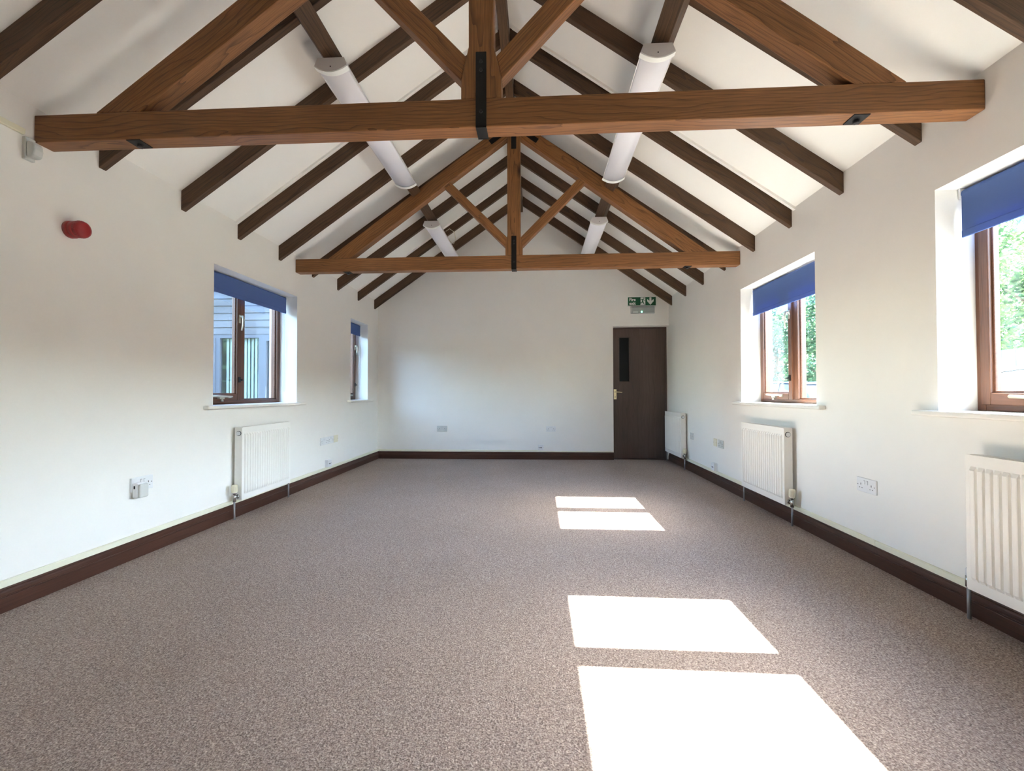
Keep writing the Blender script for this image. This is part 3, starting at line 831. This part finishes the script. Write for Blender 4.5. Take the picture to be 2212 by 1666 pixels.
m = MB(); m.prism([(fy - .35, topz - .1), (fy + 2.6, topz + 1.9), (fy + 5.5, topz - .1)], fx0 - .2, fx1 + .1, 'x'); m.v = [tuple(Vector(v) - bo) for v in m.v]; m.build('roof', ROOFT, b)
for k in range(5):
    a, c = wx[k], wx[k + 1]
    w = MB()
    for (p, q, s, t) in (((a - .045, a + .045, sillz, head),) if k == 0 else ()) + ((c - .045, c + .045, sillz, head), (a + .045, c - .045, head - .075, head), (a + .045, c - .045, sillz, sillz + .08)): w.box(Vector((p, fy - .02, s)) - bo, Vector((q, fy + .05, t)) - bo)
    if k % 2 == 0:
        for (p, q, s, t) in ((a + .045, a + .11, sillz + .08, head - .075), (c - .11, c - .045, sillz + .08, head - .075), (a + .11, c - .11, head - .14, head - .075), (a + .11, c - .11, sillz + .08, sillz + .15)): w.box(Vector((p, fy - .03, s)) - bo, Vector((q, fy + .03, t)) - bo)
    f = w.build('window', GREYFR, b)
    MB().box(Vector((a + .045, fy + .020, sillz + .05)) - bo, Vector((c - .045, fy + .026, head - .05)) - bo).build('pane', GLASS, f)
    vb = MB(); n = 10
    for j in range(n):
        xx = a + .09 + (c - a - .16) * j / n
        ang = -.38 - .12 * random.random(); wv = .085
        ca, sa = math.cos(ang) * wv, math.sin(ang) * wv
        vb.prism([(xx, fy + .12), (xx + ca, fy + .12 + sa), (xx + ca, fy + .123 + sa), (xx, fy + .123)], sillz + .06, head - .06, 'z')
    vb.v = [tuple(Vector(v) - bo) for v in vb.v]
    vb.build('vertical_blind', BLINDW, f)
# trees and cars beyond the right windows
def leaf_mesh(name, n, blobs, size, mat, seed):
    rd = random.Random(seed); vs = []; fs = []
    tot = sum(b[3] * b[4] * b[5] for b in blobs)
    for (cx, cy, cz, rx, ry, rz) in blobs:
        for _ in range(int(n * rx * ry * rz / tot)):
            while True:
                p = Vector((rd.uniform(-1, 1), rd.uniform(-1, 1), rd.uniform(-1, 1)))
                if .12 < p.length < 1: break
            p = p.normalized() * (p.length ** .55)
            c = Vector((cx + p.x * rx, cy + p.y * ry, cz + p.z * rz))
            e = Euler((rd.uniform(-.9, .9), rd.uniform(-.9, .9), rd.uniform(0, 6.3))).to_matrix()
            s = size * rd.uniform(.6, 1.3); i = len(vs)
            for q in ((-.5, 0), (0, -.28), (.55, 0), (0, .28)): vs.append(tuple(c + e @ Vector((q[0] * s, q[1] * s, (abs(q[1]) * .2) * s))))
            fs.append((i, i + 1, i + 2, i + 3))
    me = bpy.data.meshes.new(name); me.from_pydata(vs, [], fs); me.materials.append(mat); return me
blobs = [(0, 0, 2.2, 1.7, 1.7, 1.6), (.5, .4, 3.9, 1.5, 1.5, 1.4), (-.6, -.3, 4.2, 1.4, 1.3, 1.3), (.1, -.5, 5.4, 1.2, 1.2, 1.1), (-.2, .2, 1.1, 1.5, 1.6, .9)]
LM = [leaf_mesh('foliage', 9000, blobs, .17, LEAF1, 1), leaf_mesh('foliage', 9000, blobs, .16, LEAF2, 2), leaf_mesh('foliage', 9000, blobs, .15, LEAF3, 3)]
def tree(x, y, sc, rz, kind, label):
    r = empty('tree', (x, y, -.14), rz, label, 'tree', 'trees beyond the right windows')
    f = bpy.data.objects.new('foliage', LM[kind]); COL.objects.link(f); f.parent = r; f.scale = (sc, sc, sc)
    m = MB(); m.tube([(0, 0, 0), (.03, .02, 1 * sc), (-.03, .05, 2.4 * sc), (.05, 0, 4.2 * sc)], [.16, .13, .10, .04], 10)
    for k in range(5):
        q = k * 1.3; m.tube([(0, 0, (1.2 + .5 * k) * sc), (.6 * sc * math.cos(q), .6 * sc * math.sin(q), (1.9 + .5 * k) * sc), (1.1 * sc * math.cos(q), 1.1 * sc * math.sin(q), (2.3 + .5 * k) * sc)], [.06, .04, .015], 7)
    m.build('trunk', BARK, r)
tree(11.6, 10.6, 1.05, .3, 1, 'yellow-green tree seen through the window at the right picture edge')
tree(12.6, 14.6, 1.0, 1.9, 0, 'mid-green tree standing just beyond the pale board fence')
tree(11.2, 18.0, 1.05, 2.6, 0, 'light green tree filling the right pane of the farther right window')
tree(11.0, 21.9, 1.1, 4.0, 2, 'dark green tree filling the left pane of the farther right window')
tree(15.6, 27.2, 1.25, 5.2, 1, 'tall yellow-green tree farthest behind in the farther right window')
# hedges added for the light, behind the trees and across the courtyard
def hedge(loc, rz, y0, y1, n, seed, label):
    r = empty('hedge', loc, rz, label, 'hedge')
    hb_ = [(0, y, z, 1.5, 2.4, 1.5) for y in range(y0 + 2, y1, 3) for z in (1.1, 2.7)]
    hf = bpy.data.objects.new('foliage', leaf_mesh('foliage', n, hb_, .34, LEAF3, seed)); COL.objects.link(hf); hf.parent = r
    pr_ = [(-.9, 0), (.9, 0), (1.0, 2.2), (.6, 3.6), (-.6, 3.6), (-1.0, 2.2)]
    m = MB().prism(pr_, y0, y1, 'y'); tag(m.build('inner_growth', LEAF3, r), 'dense inner growth of the hedge')
hedge((21.5, 5, -.14), 0, -28, 29, 26000, 9, 'tall dark green hedge added behind the trees outside to block the horizon glow')  # added belt that cuts the horizon glow entering the right windows
hedge((-13.0, -1.5, -.14), math.radians(56), -7, 8, 9000, 11, 'unseen dark green hedge added to darken the pane reflections of the timber-clad building')  # added out of view, darkens the pane reflections and left horizon glow
# pale board fence
r = empty('board_fence', (9.2, 10.2, -.14), 0, 'pale vertical board fence low in the window at the right picture edge', 'fence')
m = MB()
for k in range(30):
    y = -2.2 + k * .152; m.box((-.010 if k % 2 else .006, y, .05), (.010 if k % 2 else .026, y + .145, 2.0))
m.build('boards', FENCEW, r, rot=(0, PI / 2, 0))
for z in (.35, 1.0, 1.7): MB().box((.03, -2.2, z), (.07, 2.35, z + .08)).build('rail', FENCEW, r, rot=(0, 0, PI / 2))
for y in (-2.2, 0, 2.3): MB().box((.03, y - .05, 0), (.12, y + .05, 2.05)).build('post', FENCEW, r)
def car(loc, rz, paint, label):
    r = empty('car', loc, rz, label, 'car')
    L, Wd = 4.1, 1.70
    side = [(-2.05, .35), (-2.0, .62), (-1.92, .84), (-1.2, .93), (.95, .98), (1.75, .96), (2.0, .80), (2.05, .40), (1.9, .25), (-1.9, .25)]
    m = MB(); n = len(side)
    rings = [(-Wd / 2, .93), (-Wd / 2 + .08, 1.0), (0, 1.02), (Wd / 2 - .08, 1.0), (Wd / 2, .93)]
    vs = [(x * s, y, .25 + (z - .25) * s) for y, s in rings for x, z in side]
    fs = [(i * n + k, i * n + (k + 1) % n, (i + 1) * n + (k + 1) % n, (i + 1) * n + k) for i in range(4) for k in range(n)]
    fs += [tuple(range(n))[::-1], tuple(range(4 * n, 5 * n))]
    m.add(vs, fs, False); m.build('body', paint, r, bevel=.04, seg=3)
    g = [(-1.25, .92), (-.55, 1.38), (.55, 1.44), (1.3, 1.36), (1.78, .97)]
    m = MB(); n = len(g)
    vs = [(x, y * (1.0 if z < 1 else .80), z) for y in (-.78, .78) for x, z in g]
    m.add(vs, [tuple(range(n)), tuple(range(2 * n - 1, n - 1, -1))] + [(k, k + n, (k + 1) % n + n, (k + 1) % n) for k in range(n)]); m.build('cabin_glass', CARG, r, bevel=.03)
    m = MB(); m.prism([(-.6, 1.375), (-.5, 1.41), (.55, 1.465), (1.25, 1.39), (1.3, 1.35), (.55, 1.43)], -.64, .64, 'y'); m.build('roof_panel', paint, r, bevel=.015)
    for s in (-1, 1):
        for (a, b) in (((-1.28, .92), (-.57, 1.40)), ((.25, .95), (.30, 1.45)), ((1.25, 1.38), (1.80, .96))): MB().tube([(a[0], s * (.79 if a[1] < 1 else .64), a[1]), (b[0], s * (.79 if b[1] < 1 else .64), b[1])], .03, 8).build('pillar', paint, r)
        m = MB().sphere((-.95, s * .95, 1.0), (.08, .10, .07)); m.build('wing_mirror', paint, r)
        for x in (-1.3, 1.3):
            w = MB(); w.tube([(x, s * .70, .31), (x, s * .86, .31)], .31, 24); w = w.build('wheel', TYRE, r)
            hb = MB(); hb.tube([(x, s * .86, .31), (x, s * .875, .31)], [.20, .16], 18); hb.build('hub', CHROME, w)
        MB().box((-2.04, s * .55 - .16, .60), (-1.93, s * .55 + .16, .76)).build('headlight', GREYP, r, bevel=.03)
        MB().box((1.93, s * .60 - .12, .70), (2.04, s * .60 + .12, .88)).build('tail_light', REDP, r, bevel=.03)
    return r
car((5.75, 6.25, -.14), math.radians(200), CARP, 'pale silver car parked close to the window at the right picture edge')
car((7.2, 12.6, -.14), math.radians(95), CARP2, 'dark blue-grey car low in the farther right window')

# ------------------------------------------------------------------ light
world = bpy.data.worlds.new('World'); scene.world = world; world.use_nodes = True
wt = world.node_tree; wt.nodes.clear()
wo = wt.nodes.new('ShaderNodeOutputWorld'); bg = wt.nodes.new('ShaderNodeBackground'); sky = wt.nodes.new('ShaderNodeTexSky')
sky.sky_type = 'NISHITA'; sky.sun_disc = False
sky.sun_elevation = math.atan(.918); sky.sun_rotation = math.radians(90)
sky.air_density = 1.0; sky.dust_density = 1.0; sky.ozone_density = 1.0
wt.links.new(sky.outputs[0], bg.inputs[0]); wt.links.new(bg.outputs[0], wo.inputs[0])
SKY, SUN, EXPO = 1.4, 36.0, 2.3
bg.inputs[1].default_value = SKY
sd = bpy.data.lights.new('sun', 'SUN'); sd.energy = SUN; sd.angle = math.radians(0.53); sd.color = (1.0, .975, .925)
so = bpy.data.objects.new('sun', sd); COL.objects.link(so)
dirv = Vector((-1, 0.012, -.918)).normalized()
so.rotation_euler = dirv.to_track_quat('-Z', 'Y').to_euler(); so.location = (20, 3, 18)

# ------------------------------------------------------------------ camera
cd = bpy.data.cameras.new('camera'); cam = bpy.data.objects.new('camera', cd); COL.objects.link(cam)
Fv = Vector((-0.05637449, 0.9982768, 0.0162895)); Rv = Vector((0.99840522, 0.05641559, -0.00207452)); Uv = Vector((0.00298993, -0.01614657, 0.99986517))
M = Matrix((Rv, Uv, -Fv)).transposed().to_4x4(); M.translation = Vector((0, 0, 1.03))
cam.matrix_world = M
cd.sensor_fit = 'HORIZONTAL'; cd.sensor_width = 36.0; cd.lens = 36.0 * 990.43 / 2212
cd.clip_start = .02; cd.clip_end = 300
scene.camera = cam
# ------------------------------------------------------------------ view
vs_ = scene.view_settings
scene.display_settings.display_device = 'sRGB'
vs_.view_transform = 'Standard'; vs_.look = 'None'; vs_.gamma = 1.0; vs_.use_curve_mapping = False
vs_.exposure = EXPO
cy = scene.cycles
cy.max_bounces = 16; cy.diffuse_bounces = 10; cy.glossy_bounces = 4; cy.transparent_max_bounces = 12; cy.transmission_bounces = 6
cy.sample_clamp_indirect = 10.0
cy.use_denoising = True
